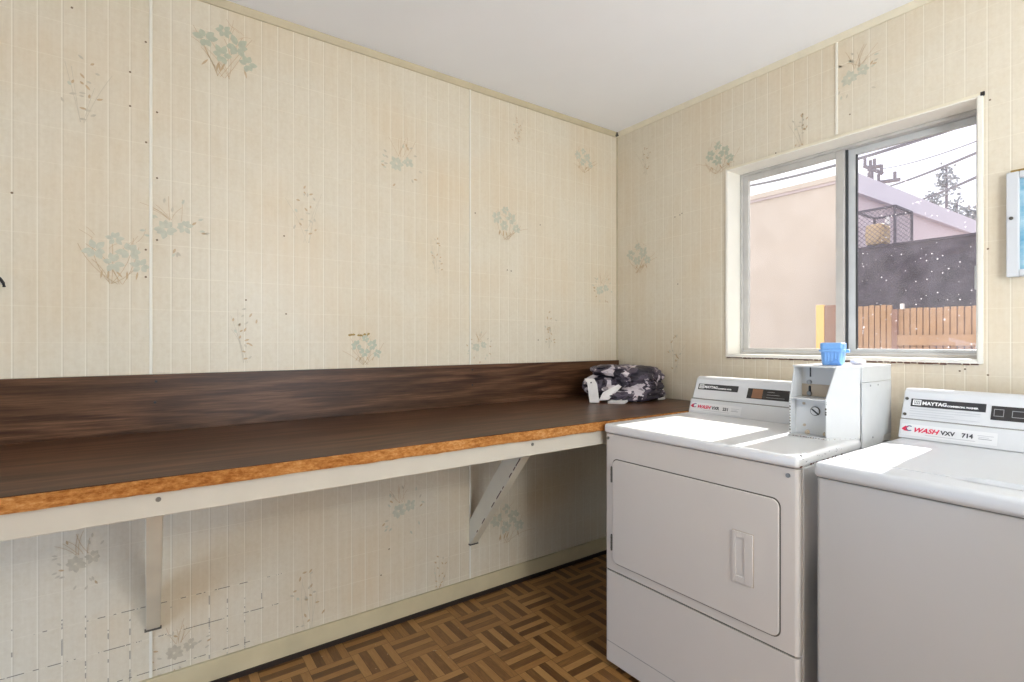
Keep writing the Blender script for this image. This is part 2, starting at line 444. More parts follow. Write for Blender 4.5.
def big_spray(mb, P, a, b, s, seed, gm):
    rnd = random.Random(seed); bm_ = M['brown_print']
    for i in range(9):
        t = R(90) + rnd.uniform(-1.1, 1.1); stem(mb, P, a + rnd.uniform(-.02, .02) * s, b - .085 * s, t, rnd.uniform(.09, .17) * s, rnd.uniform(-.9, .9), bm_)
    for i in range(6):
        t = rnd.uniform(.2, 2.9); stem(mb, P, a + rnd.uniform(-.06, .06) * s, b + rnd.uniform(.02, .07) * s, t, rnd.uniform(.03, .06) * s, rnd.uniform(-1, 1), bm_, .0012)
    for dx, dy, r in ((-.052, .022, .030), (-.006, -.016, .028), (.036, .024, .032), (.066, -.022, .026), (-.002, .062, .022)):
        blossom(mb, P, a + dx * s, b + dy * s, r * s, gm, rnd)
    for i in range(5):
        t = R(-90) + rnd.uniform(-.7, .7); leaf(mb, P, a + rnd.uniform(-.05, .06) * s, b - .04 * s, t, .03 * s, .006 * s, bm_)
def round_spray(mb, P, a, b, s, seed, gm):
    rnd = random.Random(seed)
    blossom(mb, P, a - .022 * s, b, .028 * s, gm, rnd, 8); blossom(mb, P, a + .026 * s, b + .014 * s, .022 * s, gm, rnd, 7)
    for i in range(16):
        t = rnd.uniform(0, 6.283); q = rnd.uniform(.05, .085) * s
        leaf(mb, P, a + math.cos(t) * q, b + math.sin(t) * q * 1.05, t + rnd.uniform(-.8, .8), .017 * s, .007 * s, rnd.choice((M['brown_print'], M['grey_print'], gm)))
    for i in range(7):
        t = R(90) + rnd.uniform(-.9, .9); stem(mb, P, a + rnd.uniform(-.02, .02) * s, b + .03 * s, t, rnd.uniform(.05, .09) * s, rnd.uniform(-.8, .8), M['brown_print'], .0013)
def sprig(mb, P, a, b, s, seed):
    rnd = random.Random(seed)
    for i in range(4): stem(mb, P, a + rnd.uniform(-.012, .012) * s, b - .10 * s, R(90) + rnd.uniform(-.35, .35), rnd.uniform(.12, .2) * s, rnd.uniform(-.4, .4), M['grey_print'], .0012)
    for i in range(18):
        leaf(mb, P, a + rnd.gauss(0, .017) * s, b + rnd.uniform(-.09, .10) * s, rnd.uniform(-.2, 3.4), rnd.uniform(.012, .02) * s, .007 * s, rnd.choice((M['brown_print'], M['brown_print'], M['grey_print'])))
    leaf(mb, P, a - .03 * s, b + .01 * s, 2.2, .014 * s, .009 * s, M['blue_print'])
def spot(mb, P, a, b, r, m):
    mb.add([P(a + math.cos(i * .785) * r, b + math.sin(i * .785) * r, .0014) for i in range(8)], [list(range(8))], m)

wl = MB().box(-.12, 0, YF - .12, .14, 0, H, M['wall_left'])
PL = lambda a, b, k: (k, a, b)
for a, b, s, sd in ((-2.03, 2.265, 1.15, 3), (-2.34, 1.49, 1.0, 5), (-.80, 1.81, 1.0, 8), (-1.51, 1.185, .75, 4), (-.79, .31, 1.15, 9), (-.27, 2.23, .8, 6)):
    big_spray(wl, PL, a, b, s, sd, M['green_print'] if sd in (3, 4) else M['blue_print'])
for a, b, s, sd in ((-2.18, 1.60, 1.1, 11), (-1.35, 1.99, 1.1, 12), (-1.34, .48, 1.15, 13), (-.12, 1.51, 1.0, 14), (-.95, 1.19, .8, 15), (-2.16, .15, .95, 16), (-2.42, .52, .9, 18)):
    round_spray(wl, PL, a, b, s, sd, M['blue_print'] if sd < 16 else M['grey_print'])
for a, b, s, sd in ((-2.42, 2.01, 1.0, 21), (-1.75, 1.71, 1.05, 22), (-.72, 2.30, .8, 23), (-1.96, 1.24, 1.0, 24), (-1.18, 1.61, .8, 25), (-1.74, .20, 1.15, 26), (-1.16, .15, .85, 27), (-.51, 1.28, 1.0, 28)):
    sprig(wl, PL, a, b, s, sd)
for a, b in ((-2.302, 2.106), (-2.302, 1.994), (-2.259, 1.884), (-2.229, 1.992), (-2.229, 1.77), (-2.584, 1.661), (-2.26, 1.525), (-2.229, 1.561), (-2.26, 1.434), (-1.822, 1.324), (-2.448, 2.263),
             (-1.829, 1.622), (-.976, 1.833), (-.579, 1.828), (-.789, 1.575), (-.765, 1.572), (-.592, 1.225), (-1.96, 1.371), (-1.408, .325), (-1.444, .222), (-2.26, 2.219)):
    spot(wl, PL, a, b, .0034, M['spot'])
for i in range(9):
    leaf(wl, PL, -1.585 + i * .0085 + (.012 if i > 2 else 0), 1.246 + random.uniform(-.003, .004), random.uniform(-.3, .4), .014, .009, M['ochre'])
struct(wl, 'wall_left', 'long wall of cream tile-look panelling with faded flower sprays')

wb = MB()
for a in ((0, WX0, 0, H), (WX1, XR + .12, 0, H), (WX0, WX1, 0, WZ0), (WX0, WX1, WZ1, H)):
    wb.box(a[0], a[1], 0, .14, a[2], a[3], M['wall_back'])
PB = lambda a, b, k: (a, -k, b)
big_spray(wb, PB, .16, 1.69, 1.0, 31, M['blue_print']); big_spray(wb, PB, .66, 2.11, .9, 32, M['green_print']); round_spray(wb, PB, 1.25, 2.255, 1.0, 33, M['blue_print'])
sprig(wb, PB, .41, 1.15, 1.0, 34); sprig(wb, PB, 1.05, 2.11, .8, 35); sprig(wb, PB, .22, 2.22, .8, 36)
for a, b in ((.439, 1.875), (.426, 1.517), (1.23, 2.112), (.938, 2.047), (1.642, 2.011), (1.637, 1.108), (1.637, 1.523), (.408, 1.87), (1.565, 1.118), (1.579, 1.125), (.452, 1.88)):
    spot(wb, PB, a, b, .0032, M['spot'])
struct(wb, 'wall_back', 'window wall of cream tile-look panelling')

DY0, DY1 = -1.72, -.78
wr = MB()
wr.box(XR, XR + .12, DY1, 0, 0, H, M['wall_left']); wr.box(XR, XR + .12, YF, DY0, 0, H, M['wall_left']); wr.box(XR, XR + .12, DY0, DY1, 2.05, H, M['wall_left'])
struct(wr, 'wall_right', 'panelled wall with the open doorway')
wf = MB()
for a in ((0, .35, 0, H), (1.25, XR, 0, H), (.35, 1.25, 2.05, H)): wf.box(a[0], a[1], YF - .12, YF, a[2], a[3], M['wall_back'])
struct(wf, 'wall_front', 'panelled wall behind the viewer')

# trims
for i, (y, w) in enumerate(((-2.246, .009), (-1.004, .008))):
    struct(MB().box(0, .004, y - w / 2, y + w / 2, .09, H - .022, M['seam'], .0012), 'trim_%d' % (i + 1), 'pale upright panel seam strip')
struct(MB().box(1.183 - .0045, 1.183 + .0045, -.004, 0, WZ1 + .014, H - .022, M['seam'], .0012), 'trim_3', 'pale upright panel seam strip above the window')
def crown_prof(): return [(0, H), (0, H - .024), (.006, H - .024), (.012, H - .014), (.016, H - .006), (.017, H)]
struct(MB().prism(crown_prof(), YF, -.018, M['yellow_trim'], 'y'), 'trim_4', 'narrow cream moulding along the left ceiling line')
struct(MB().prism([(-a, b) for a, b in crown_prof()], .0, XR, M['cream_trim'], 'x'), 'trim_5', 'narrow cream moulding along the back ceiling line')
struct(MB().box(0, .007, -.006, 0, .95, H - .024, M['yellow_trim'], .002), 'trim_6', 'thin corner strip')
struct(MB().box(.001, .022, -.024, -.001, H - .020, H - .001, M['seam_dark'], .002), 'trim_7', 'dark gap in the ceiling corner')
bbm = MB().box(0, .013, YF, -.013, .017, .090, M['base_board'], .002)
bbm.box(.0, .020, YF, -.013, 0, .017, M['black_gap'])
struct(bbm, 'baseboard_left', 'flat cream baseboard above a dark strip')
bbm = MB().box(0, XR, -.013, 0, .017, .090, M['base_board'], .002); bbm.box(.013, XR, -.020, 0, 0, .017, M['black_gap'])
struct(bbm, 'baseboard_back', 'flat cream baseboard')

# globe fill lamp, added out of view to brighten the room and ceiling
cl = empty('fill_lamp', (3.0, -1.35, H), 0, 'unseen globe fill lamp added behind the viewer to brighten the room', 'lamp')
MB().cyl((0, 0, -.012), .07, .024, M['white_paint'], n=40, bev=.004).build('base_ring', cl)
MB().cyl((0, 0, -.32), .012, .62, M['white_paint'], n=16).build('stem', cl)
b = bmesh.new(); bmesh.ops.create_uvsphere(b, u_segments=32, v_segments=20, radius=.13)
for v in b.verts: v.co.z -= .68
MB().bm(b, M['lamp'], True).build('fill_lamp_globe', cl)

# ------------------------------------------------------------------ window
win = empty('window_1', (0, 0, 0), 0, 'aluminium sliding window with two panes', 'window'); win['kind'] = 'structure'
FY = .100
c = MB()     # painted lining of the opening: left, right, head, sill and a slim bead on the wall face
b = .011
c.box(WX0 - .001, WX0 + .006, -.006, .138, WZ0, WZ1, M['white_paint']); c.box(WX1 - .006, WX1 + .001, -.006, .138, WZ0, WZ1, M['white_paint'])
c.box(WX0, WX1, -.006, .138, WZ1 - .006, WZ1 + .001, M['white_paint']); c.box(WX0, WX1, -.006, .138, WZ0 - .001, WZ0 + .008, M['white_paint'])
c.box(WX0 - .006, WX0 + .004, -.008, .002, WZ0 - .004, WZ1 + .006, M['white_paint'], .002); c.box(WX1 - .004, WX1 + .010, -.008, .002, WZ0 - .006, WZ1 + .002, M['white_paint'], .002)
c.box(WX0 - .006, WX1 + .006, -.008, .002, WZ1 - .002, WZ1 + .008, M['cream_trim'], .002); c.box(WX0 - .004, WX1 + .006, -.007, .002, WZ0 - .007, WZ0 + .005, M['white_paint'], .002)
c.build('casing', win)
g = MB()     # stained joint under the sill
for i in range(44):
    x = WX0 + (WX1 - WX0) * i / 44
    g.box(x, x + (WX1 - WX0) / 44 * random.uniform(.7, 1.02), -.0066, .0, WZ0 - .0095 - random.uniform(0, .003), WZ0 - .0050, M['rust'])
g.box(WX1 + .003, WX1 + .014, -.009, -.001, WZ1 - .004, WZ1 + .010, M['black'], .002)
tag(g.build('stained_joint', win), 'rust brown stained joint under the sill')
def rect_frame(mb, x0, x1, z0, z1, y0, y1, wl_, wr_, wb_, wt, m, bev=.002):
    mb.box(x0, x0 + wl_, y0, y1, z0, z1, m, bev); mb.box(x1 - wr_, x1, y0, y1, z0, z1, m, bev)
    mb.box(x0 + wl_, x1 - wr_, y0, y1, z0, z0 + wb_, m, bev); mb.box(x0 + wl_, x1 - wr_, y0, y1, z1 - wt, z1, m, bev)
fr = MB()
rect_frame(fr, WX0 + .006, WX1 - .006, WZ0 + .008, WZ1 - .006, FY - .004, FY + .055, .013, .010, .012, .012, M['alu'])
fr.box(WX0 + .019, WX1 - .016, FY + .002, FY + .006, WZ0 + .018, WZ0 + .024, M['alu_light']); fr.box(WX0 + .019, WX1 - .016, FY + .024, FY + .028, WZ0 + .018, WZ0 + .026, M['alu'])
fr.build('outer_frame', win)
s1 = MB(); rect_frame(s1, WX0 + .019, 1.166, WZ0 + .019, WZ1 - .018, FY + .004, FY + .022, .026, .031, .018, .026, M['alu'])
s1o = s1.build('left_sash', win)
MB().box(WX0 + .043, 1.137, FY + .012, FY + .015, WZ0 + .035, WZ1 - .042, M['glass']).build('pane', s1o)
s2 = MB(); rect_frame(s2, 1.172, WX1 - .016, WZ0 + .019, WZ1 - .018, FY + .030, FY + .048, .030, .022, .020, .026, M['alu_light'])
s2o = s2.build('right_sash', win)
MB().box(1.200, WX1 - .036, FY + .038, FY + .041, WZ0 + .037, WZ1 - .042, M['glass_dirty']).build('pane', s2o)
gk = MB(); gk.box(1.166, 1.174, FY + .020, FY + .052, WZ0 + .019, WZ1 - .018, M['gasket']); gk.box(1.201, 1.205, FY + .029, FY + .044, WZ0 + .037, WZ1 - .044, M['gasket'])
tag(gk.build('gasket', win), 'dark rubber gasket between the sashes')
MB().box(WX1 - .040, WX1 - .016, FY + .018, FY + .031, 1.400, 1.485, M['alu_light'], .003).build('latch', win)

# ------------------------------------------------------------------ counter
CT = .9165
ctr = empty('folding_counter', (0, -1.3, 0), 0, 'long dark walnut laminate counter with raw particleboard front edge along the left wall', 'counter')
ctr_loc = Matrix.Translation((0, 1.3, 0))
CX1 = .7180
def part(mb, name, parent=ctr):
    X = ctr_loc
    mb.v = [X @ v for v in mb.v]
    return mb.build(name, parent)
top = part(MB().box(.001, CX1, YF + .03, -.003, CT - .030, CT, M['laminate']), 'worktop')
e = MB(); n = 150; y0, y1 = YF + .03, -.003; vs = []; fs = []
rr = random.Random(5)
for i in range(n + 1):
    y = y0 + (y1 - y0) * i / n; low = CT - .029 - (.004 + .006 * abs(noise.noise(Vector((y * 3, 0, 0)))) + rr.uniform(0, .0022))
    for (x, z) in ((CX1 - .002, CT - .0012), (CX1 + .002 + rr.uniform(-.0008, .0008), CT - .0035), (CX1 + .0025 + rr.uniform(-.001, .001), low + .006), (CX1 + .001, low), (CX1 - .01, low)): vs.append((x, y, z))
for i in range(n):
    for k in range(4): fs.append((i * 5 + k, i * 5 + k + 1, i * 5 + k + 6, i * 5 + k + 5))
e.add(vs, fs, M['chip'])
o = e.build('raw_edge', top); o.data.transform(ctr_loc); tag(o, 'rough orange particleboard edge')
bs = part(MB().box(.001, .021, YF + .03, -.006, CT, 1.108, M['laminate_up'], .001), 'backsplash')
for y, z in ((-2.232, 1.085), (-2.235, 1.015), (-1.004, 1.085), (-1.004, 1.012)):
    o = MB().cyl((.0215, y, z), .0042, .003, M['black'], 'x', 10).build('screw', bs); o.data.transform(ctr_loc)
ap = part(MB().box(CX1 - .030, CX1 - .010, YF + .03, -.02, CT - .090, CT - .030, M['apron_paint'], .002), 'apron')
for y in (-2.235, -1.175):
    o = MB().cyl((CX1 - .0095, y, CT - .052), .0055, .003, M['steel'], 'x', 12).build('screw', ap); o.data.transform(ctr_loc)
def bracket(y, w):
    """sloping timber from the wall up to the apron"""
    zt = CT - .031
    prof = [(.001, .256), (.001, .366), (.425, zt), (.545, zt), (.012, .256)]
    m = MB().prism(prof, y - w / 2, y + w / 2, M['bracket'], 'y', .0025)
    rnd = random.Random(int(y * 100))
    # bare chips along the lower edge
    for i in range(15):
        t = rnd.uniform(.12, .78); x = .012 + .529 * t; z = .256 + (zt - .256) * t
        L = rnd.uniform(.006, .024); ca, sa = .645, .764
        yy = y - w / 2 - .0004
        m.add([(x - ca * L, yy, z - sa * L + .002), (x + ca * L, yy, z + sa * L + .002), (x + ca * L * .7 - .004, yy, z + sa * L * .7 + .006), (x - ca * L * .8 - .004, yy, z - sa * L * .8 + .005)], [(0, 1, 2, 3)], M['rust'])
    k = .0035
    m.box(.001, .016, y - w / 2 - k, y + w / 2 + k, .252, .258, M['seam_dark'], .001)
    o = part(m, 'bracket')
    return o
bracket(-2.240, .040); bracket(-.990, .040)
ug = part(MB().box(.001, .030, YF + .03, -.02, CT - .075, CT - .030, M['bracket'], .002), 'wall_cleat')

# ------------------------------------------------------------------ jacket on the counter
jk = empty('folded_jacket', (.262, -.234, CT), 0, 'bundled black and white camouflage jacket on the counter in the corner', 'jacket')
def lump(cx, cy, cz, rx, ry, rz, rot, seed, m, amp=.25, sub=5, p=2.6, flat=None):
    b = bmesh.new(); bmesh.ops.create_icosphere(b, subdivisions=sub, radius=1)
    for v in b.verts:
        q = v.co; d = (abs(q.x) ** p + abs(q.y) ** p + abs(q.z) ** p) ** (1 / p); q = q / d
        nn = Vector((q.x * 1.0 + seed, q.y * 1.2, q.z * .8))
        r1 = abs(noise.noise(nn * 1.3)); r2 = abs(noise.noise(nn * 2.7 + Vector((5, 2, 1))))
        k = 1 + amp * (.5 * (min(r1, .35) - .25) + .30 * (min(r2, .3) - .2))
        q = Vector((q.x * rx * k, q.y * ry * k, q.z * rz * k))
        q = Matrix.Rotation(rot, 3, 'Z') @ q + Vector((cx, cy, cz))
        if q.z < .001: q.z = .001 + (q.z - .001) * .02
        v.co = q
    return b
body = MB()
body.bm(lump(.000, .060, 0.118, .150, .168, .060, .20, 1.3, M['camo'], .9), M['camo'], True)
body.bm(lump(.035, .066, .060, .115, .145, .055, .1, 4.1, M['camo'], .9), M['camo'], True)
body.bm(lump(-.060, -.085, .070, .100, .090, .060, .5, 8.7, M['camo'], .8), M['camo'], True)
body.build('body', jk)
MB().bm(lump(.105, -.010, .032, .050, .165, .032, -.12, 12.2, M['camo'], .9), M['camo'], True).build('sleeve', jk)
MB().bm(lump(-.035, -.045, .150, .105, .115, .030, .4, 15.2, M['camo'], .9, 5), M['camo'], True).build('hood', jk)
# pale lining flaps and the strap hanging at the left
st = MB(); P = [(-.002, -.240, .116), (.026, -.248, .094), (.036, -.250, .048), (.042, -.248, .004)]
def ribbon(mb, pts, wv, m, th=.004):
    wv = Vector(wv); vs = []
    for i, p in enumerate(pts):
        p = Vector(p); d = (Vector(pts[min(i + 1, len(pts) - 1)]) - Vector(pts[max(i - 1, 0)])).normalized(); nrm = d.cross(wv).normalized() * th / 2
        vs += [p - wv / 2 - nrm, p + wv / 2 - nrm, p + wv / 2 + nrm, p - wv / 2 + nrm]
    fs = []
    for i in range(len(pts) - 1):
        for k in range(4): fs.append((i * 4 + k, i * 4 + (k + 1) % 4, i * 4 + 4 + (k + 1) % 4, i * 4 + 4 + k))
    fs.append((0, 1, 2, 3)); q = (len(pts) - 1) * 4; fs.append((q + 3, q + 2, q + 1, q)); mb.add(vs, fs, m, False)
ribbon(st, P, (.036, .030, 0), M['white_lining'], .006)
st.cyl((.022, -.2515, .100), .0035, .004, M['black'], 'y', 10)
tag(st.build('strap', jk), 'white strap hanging at the left end')
lf = MB()
def flap(mb, pts, th, m):
    P = [Vector(p) for p in pts]; nrm = (P[1] - P[0]).cross(P[2] - P[0]).normalized() * th / 2; n = len(P)
    mb.add([p - nrm for p in P] + [p + nrm for p in P], [tuple(range(n))[::-1], tuple(range(n, 2 * n))] + [(i, (i + 1) % n, n + (i + 1) % n, n + i) for i in range(n)], m)
flap(lf, [(.046, -.225, .012), (.078, -.190, .016), (.108, -.130, .080), (.092, -.136, .090), (.056, -.205, .052)], .008, M['white_lining'])
tag(lf.build('lining', jk), 'white lining flap beside the strap')
lf = MB(); flap(lf, [(.150, .090, .004), (.158, .135, .006), (.140, .150, .050), (.132, .138, .058)], .008, M['white_lining']); tag(lf.build('lining', jk), 'white lining corner at the right')
lf = MB(); flap(lf, [(.085, -.200, .004), (.140, -.150, .004), (.132, -.105, .016), (.080, -.165, .014)], .012, M['white_lining']); tag(lf.build('cuff', jk), 'pale cuff lying at the front')

# ------------------------------------------------------------------ appliances
def slope(v0, w0, v1, w1):
    """frame on a console's sloping face: returns f(u, t) and the matrix for lettering"""
    d = Vector((0, v1 - v0, w1 - w0)); L = d.length; d /= L; nrm = Vector((1, 0, 0)).cross(d)    # points to the viewer and up
    if nrm.y > 0: nrm = -nrm
    def X(u, t, k=0):
        o = Vector((u, v0, w0)) + d * t + nrm * k
        return Matrix(((1, d.x, nrm.x, o.x), (0, d.y, nrm.y, o.y), (0, d.z, nrm.z, o.z), (0, 0, 0, 1)))
    return X, L
def plate(mb, X, u0, u1, t0, t1, k, m, th=.001):
    T = X(0, 0)
    mb.box(u0, u1, t0, t1, k - th, k, m, 0, 1, T)

def console(root, u0, u1, vb, label_words, sticker_words, washer):
    """sloping control console: lower band with the sticker, upper face with name plate and window"""
    W0 = .908; a = (vb, W0); bq = (vb + .020, .966); tq = (vb + .062, 1.058)
    lo_ = MB().prism([a, bq, (vb + .15, .966), (vb + .15, W0)], u0, u1, M['console'], 'x', .0025)
    cons = lo_.build('console', root)
    up = MB().prism([(bq[0] + .003, bq[1] + .002), (tq[0] - .002, tq[1] - .004), (tq[0] + .012, tq[1] + .006), (tq[0] + .085, tq[1] + .002), (vb + .15, .968)], u0 + (.0 if washer else .002), u1, M['console'], 'x', .006 if not washer else .003, 3)
    up.build('control_face', cons)
    MB().box(u0 + .002, u1 - .002, bq[0] + .004, vb + .14, .964, .970, M['seam_grey']).build('seam', cons)
    X1, L1 = slope(a[0], a[1], bq[0], bq[1]); X2, L2 = slope(bq[0] + .003, bq[1] + .002, tq[0] - .002, tq[1] - .004)
    # sticker
    s = MB(); plate(s, X1, u0 + .006, u0 + .238, .010, .047, .0008, M['sticker']); so = s.build('sticker', cons); tag(so, 'white sticker with red and black lettering')
    k = .0010; t = MB()
    ub = u0 + .007
    # mark: red swoosh arrow and a blue crescent
    t.add([X1(ub + x, .030 + y, k) @ Vector((0, 0, 0)) for x, y in ((0, 0), (.010, .010), (.019, .008), (.011, .001), (.020, -.007), (.008, -.006))], [(0, 1, 2, 3), (0, 3, 4, 5)], M['red_ink'])
    arc = []
    for i in range(9):
        q = R(50 + i * 32.5); arc += [X1(ub + .021 + math.cos(q) * .010, .033 + math.sin(q) * .0095, k) @ Vector(), X1(ub + .021 + math.cos(q) * .0068, .033 + math.sin(q) * .0062, k) @ Vector()]
    t.add(arc, [(2 * i, 2 * i + 1, 2 * i + 3, 2 * i + 2) for i in range(8)], M['blue_ink'])
    t.text('WASH', .0200, X1(u0 + .037, .0230, k), M['red_ink'], .0003, .35, .0007, 1.10)
    t.text(sticker_words[0], .0175, X1(u0 + .108, .0235, k), M['black_ink'], .0003, 0, .0007, 1.0)
    t.text(sticker_words[1], .0175, X1(u0 + .158, .0235, k), M['black_ink'], .0003, 0, .0007, 1.0)
    for i, (q0, q1, tt) in enumerate(((.196, .226, .024), (.196, .220, .029), (.07, .19, .015), (.194, .230, .034))):
        t.box(u0 + q0, u0 + q1, tt, tt + .0016, k - .0006, k, M['grey_ink'] if i < 1 else M['pale_ink'], 0, 1, X1(0, 0))
    t.build('lettering', so)
    # name plate
    n0, n1 = (.022, .206)
    s = MB(); plate(s, X2, u0 + n0, u0 + n1, L2 * .46, L2 * .74, .0012, M['black_label']); no = s.build('name_plate', cons); tag(no, 'black name plate with white lettering')
    t = MB(); k = .0015; tb = L2 * .46
    t.box(u0 + n0 + .005, u0 + n0 + .027, tb + .005, tb + .023, k - .0003, k, M['white_ink'], 0, 1, X2(0, 0))
    t.box(u0 + n0 + .008, u0 + n0 + .024, tb + .008, tb + .020, k - .0001, k + .0002, M['black_label'], 0, 1, X2(0, 0))
    for q in (.0095, .0145, .0195): t.box(u0 + n0 + q, u0 + n0 + q + .0028, tb + .0095, tb + .0185, k, k + .0004, M['white_ink'], 0, 1, X2(0, 0))
    t.text('MAYTAG', .0150, X2(u0 + n0 + .030, tb + .0078, k), M['white_ink'], .0003, 0, .0006, 1.02)
    t.text(label_words, .0068, X2(u0 + n0 + .093, tb + .0070, k), M['white_ink'], .0003, 0, .0004, 1.02 if washer else .95)
    t.build('lettering', no)
    # dark window
    d0, d1 = (.218, .392) if washer else (.248, .415)
    s = MB(); plate(s, X2, u0 + d0, u0 + d1, L2 * .24, L2 * .70, .0012, M['dark_window']); do = s.build('display_window', cons)
    t = MB()
    if washer:
        rect = [(d0 + .006, d0 + .028, .36, .60), (d0 + .045, d0 + .075, .36, .58)]
        for q0, q1, z0, z1 in rect:
            for (p0, p1, r0, r1) in ((q0, q1, z0, z0 + .02), (q0, q1, z1 - .02, z1), (q0, q0 + .0015, z0, z1), (q1 - .0015, q1, z0, z1)):
                t.box(u0 + p0, u0 + p1, L2 * r0, L2 * r1, .0011, .0015, M['grey_ink'], 0, 1, X2(0, 0))
    else:
        t.box(u0 + d0 + .020, u0 + d0 + .062, L2 * .27, L2 * .68, .0011, .0015, M['orange_card'], 0, 1, X2(0, 0))
        for i in range(3): t.box(u0 + d0 + .080, u0 + d0 + .15 - i * .02, L2 * (.33 + i * .12), L2 * (.345 + i * .12), .0011, .0015, M['grey_ink'], 0, 1, X2(0, 0))
    t.build('card', do)
    if washer:
        t = MB()
        for i in range(4): t.box(u0 + .022, u0 + .195 - (i == 2) * .06, L2 * (.37 - i * .085), L2 * (.385 - i * .085), .0006, .0012, M['pale_ink'], 0, 1, X2(0, 0))
        t.build('instruction_lines', cons)
        for tt in (.73, .16): MB().cyl((0, 0, .001), .0048, .004, M['hinge'], n=12, X=X2(u0 + .010, L2 * tt, 0)).build('screw', cons)
    return cons

# ---- dryer
dr = empty('clothes_dryer', (.7365, -.8510, .0134), R(1.25), 'white front-loading dryer with square door, standing at the end of the counter', 'dryer')
dr.scale = (.989,) * 3
DW = .7070; DE = .7055
cab = MB().box(.003, DW, .022, .690, .020, .874, M['enamel'], .004)
cab.build('cabinet', dr)
for u in (.05, DW - .05):
    for v in (.07, .64): MB().cyl((u, v, .0040), .018, .034, M['black'], n=14).build('foot', dr)
# front panel with rounded upright edges
def front_profile(u0, u1, r=.012, d=.020):
    pts = [(u0, d)]
    for i in range(6): t = R(180 + 18 * i); pts.append((u0 + r + r * math.cos(t), r + r * math.sin(t)))
    for i in range(6): t = R(270 + 18 * i); pts.append((u1 - r + r * math.cos(t), r + r * math.sin(t)))
    pts.append((u1, d)); return pts
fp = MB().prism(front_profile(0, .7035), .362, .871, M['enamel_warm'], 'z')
fpo = fp.build('front_panel', dr)
for u, w in ((.014, .854), (.676, .851)):
    o = MB().cyl((u, -.001, w), .0062, .005, M['steel'], 'y', 14, bev=.001).build('screw', fpo)
lp = MB().prism(front_profile(0, .7035), .014, .356, M['enamel_warm'], 'z')
lpo = lp.build('lower_panel', dr)
MB().box(.010, .687, -.0006, .001, .0885, .0905, M['seam_grey']).build('crease', lpo)
MB().box(.006, .690, .006, .03, .352, .366, M['seam_dark']).build('panel_gap', dr)
# door
door = MB().rrect(.040, .653, .394, .778, .022, -.006, .001, M['enamel_warm'], bev=.0025)
doo = door.build('door', dr)
MB().rrect(.0365, .6565, .3905, .7815, .024, -.0008, .0008, M['seam_dark']).build('door_gap', doo)
hd = MB()     # recessed pull: raised plate with a pocket
rect = (.519, .581, .508, .658)
for a in ((.519, .529, .508, .658), (.556, .581, .508, .658), (.529, .556, .508, .527), (.529, .556, .641, .658)): hd.box(a[0], a[1], -.0105, -.005, a[2], a[3], M['enamel_warm'], .0008, 1)
hd.box(.529, .556, -.0074, -.005, .527, .641, M['enamel_warm'])
hdo = hd.build('handle', doo)
MB().rrect(.517, .583, .506, .660, .002, -.0064, -.005, M['coin_tan']).build('rim', hdo)
for w0, w1 in ((.692, .750), (.438, .496)):
    h = MB(); h.cyl((.0365, -.005, (w0 + w1) / 2), .0042, w1 - w0, M['hinge'], 'z', 12); h.box(.030, .0365, -.0015, .001, w0, w1, M['hinge'])
    for i in range(3): h.cyl((.0365, -.005, w0 + (w1 - w0) * (i + .5) / 3), .0046, .004, M['seam_dark'], 'z', 12)
    h.build('hinge', dr)
# deck
dk = MB().box(-.001, DE, -.008, .690, .873, .908, M['enamel'], .011, 4)
dko = dk.build('deck', dr)
ch = MB(); rnd = random.Random(3)
for i in range(13):
    v = rnd.uniform(.0, .27); ch.rrect(v, v + rnd.uniform(.004, .016), .876, .880, .0015, -.0003, .0006, M['rust'], Matrix.Translation((DE, 0, 0)) @ Matrix.Rotation(R(90), 4, 'Z'), n=2)
for i in range(16):
    v = rnd.uniform(.0, .27); w = rnd.uniform(.884, .899); ch.rrect(v, v + rnd.uniform(.002, .007), w, w + .002, .0009, -.0003, .0003, M['grey_ink'], Matrix.Translation((DE, 0, 0)) @ Matrix.Rotation(R(90), 4, 'Z'), n=2)
ch.box(DW - .012, DW - .003, .016, .030, .9070, .9083, M['black_ink'], .0004)
tag(ch.build('chipped_paint', dko), 'dark chips in the deck edge')
console(dr, .004, .535, .522, 'COMMERCIAL DRYER', ('VXR', '231'), False)
bk = MB().box(.012, .692, .668, .696, .020, 1.050, M['enamel'], .003).build('back_plate', dr)

# ---- coin box bolted on the dryer deck
cbx = tag(MB().prism([(.540, .300), (.662, .300), (.7105, .413), (.7105, .470), (.540, .470)], .9075, .9135, M['coin_white'], 'z', .0012).build('coin_box', dr), 'white sheet-metal coin box with chipped corners')
cbx.location.x = -.006
cb = MB(); V0, V1 = .306, .470; ZB = .912; ZL = 1.034; ZT = 1.138
side = [(V0, ZB), (V1, ZB), (V1, ZT), (V0 + .032, ZT), (V0 - .001, ZL)]
SKX = Matrix(((1, .52, 0, -.52 * V0), (0, 1, 0, 0), (0, 0, 1, 0), (0, 0, 0, 1)))      # the right cheek flares outwards
cb.prism(side, .543, .547, M['coin_white'], 'x', .0008); side2 = [(V0, ZB), (.414, ZB), (.414, ZT), (V0 + .032, ZT), (V0 - .001, ZL)]
cb.prism(side2, .652, .656, M['coin_white'], 'x', .0008, 2, SKX)
cb.box(.547, .664, V0 + .034, V0 + .038, ZB, ZL, M['coin_white']); cb.box(.547, .676, V0 + .080, V0 + .084, ZL, ZT, M['coin_white'])
cb.prism([(.545, V0 - .003), (.657, V0 - .003), (.682, V0 + .082), (.545, V0 + .082)], ZL - .004, ZL, M['coin_white'], 'z', .0008)
cb.build('coin_housing', cbx)
MB().prism([(.541, V0 + .026), (.6655, V0 + .026), (.7165, .414), (.7165, .668), (.541, .668)], ZT - .004, ZT + .002, M['coin_white'], 'z', .0012).box(.600, .7165, .4155, .668, 1.0875, ZT - .0035, M['coin_white'], .0008).build('hood', cbx)
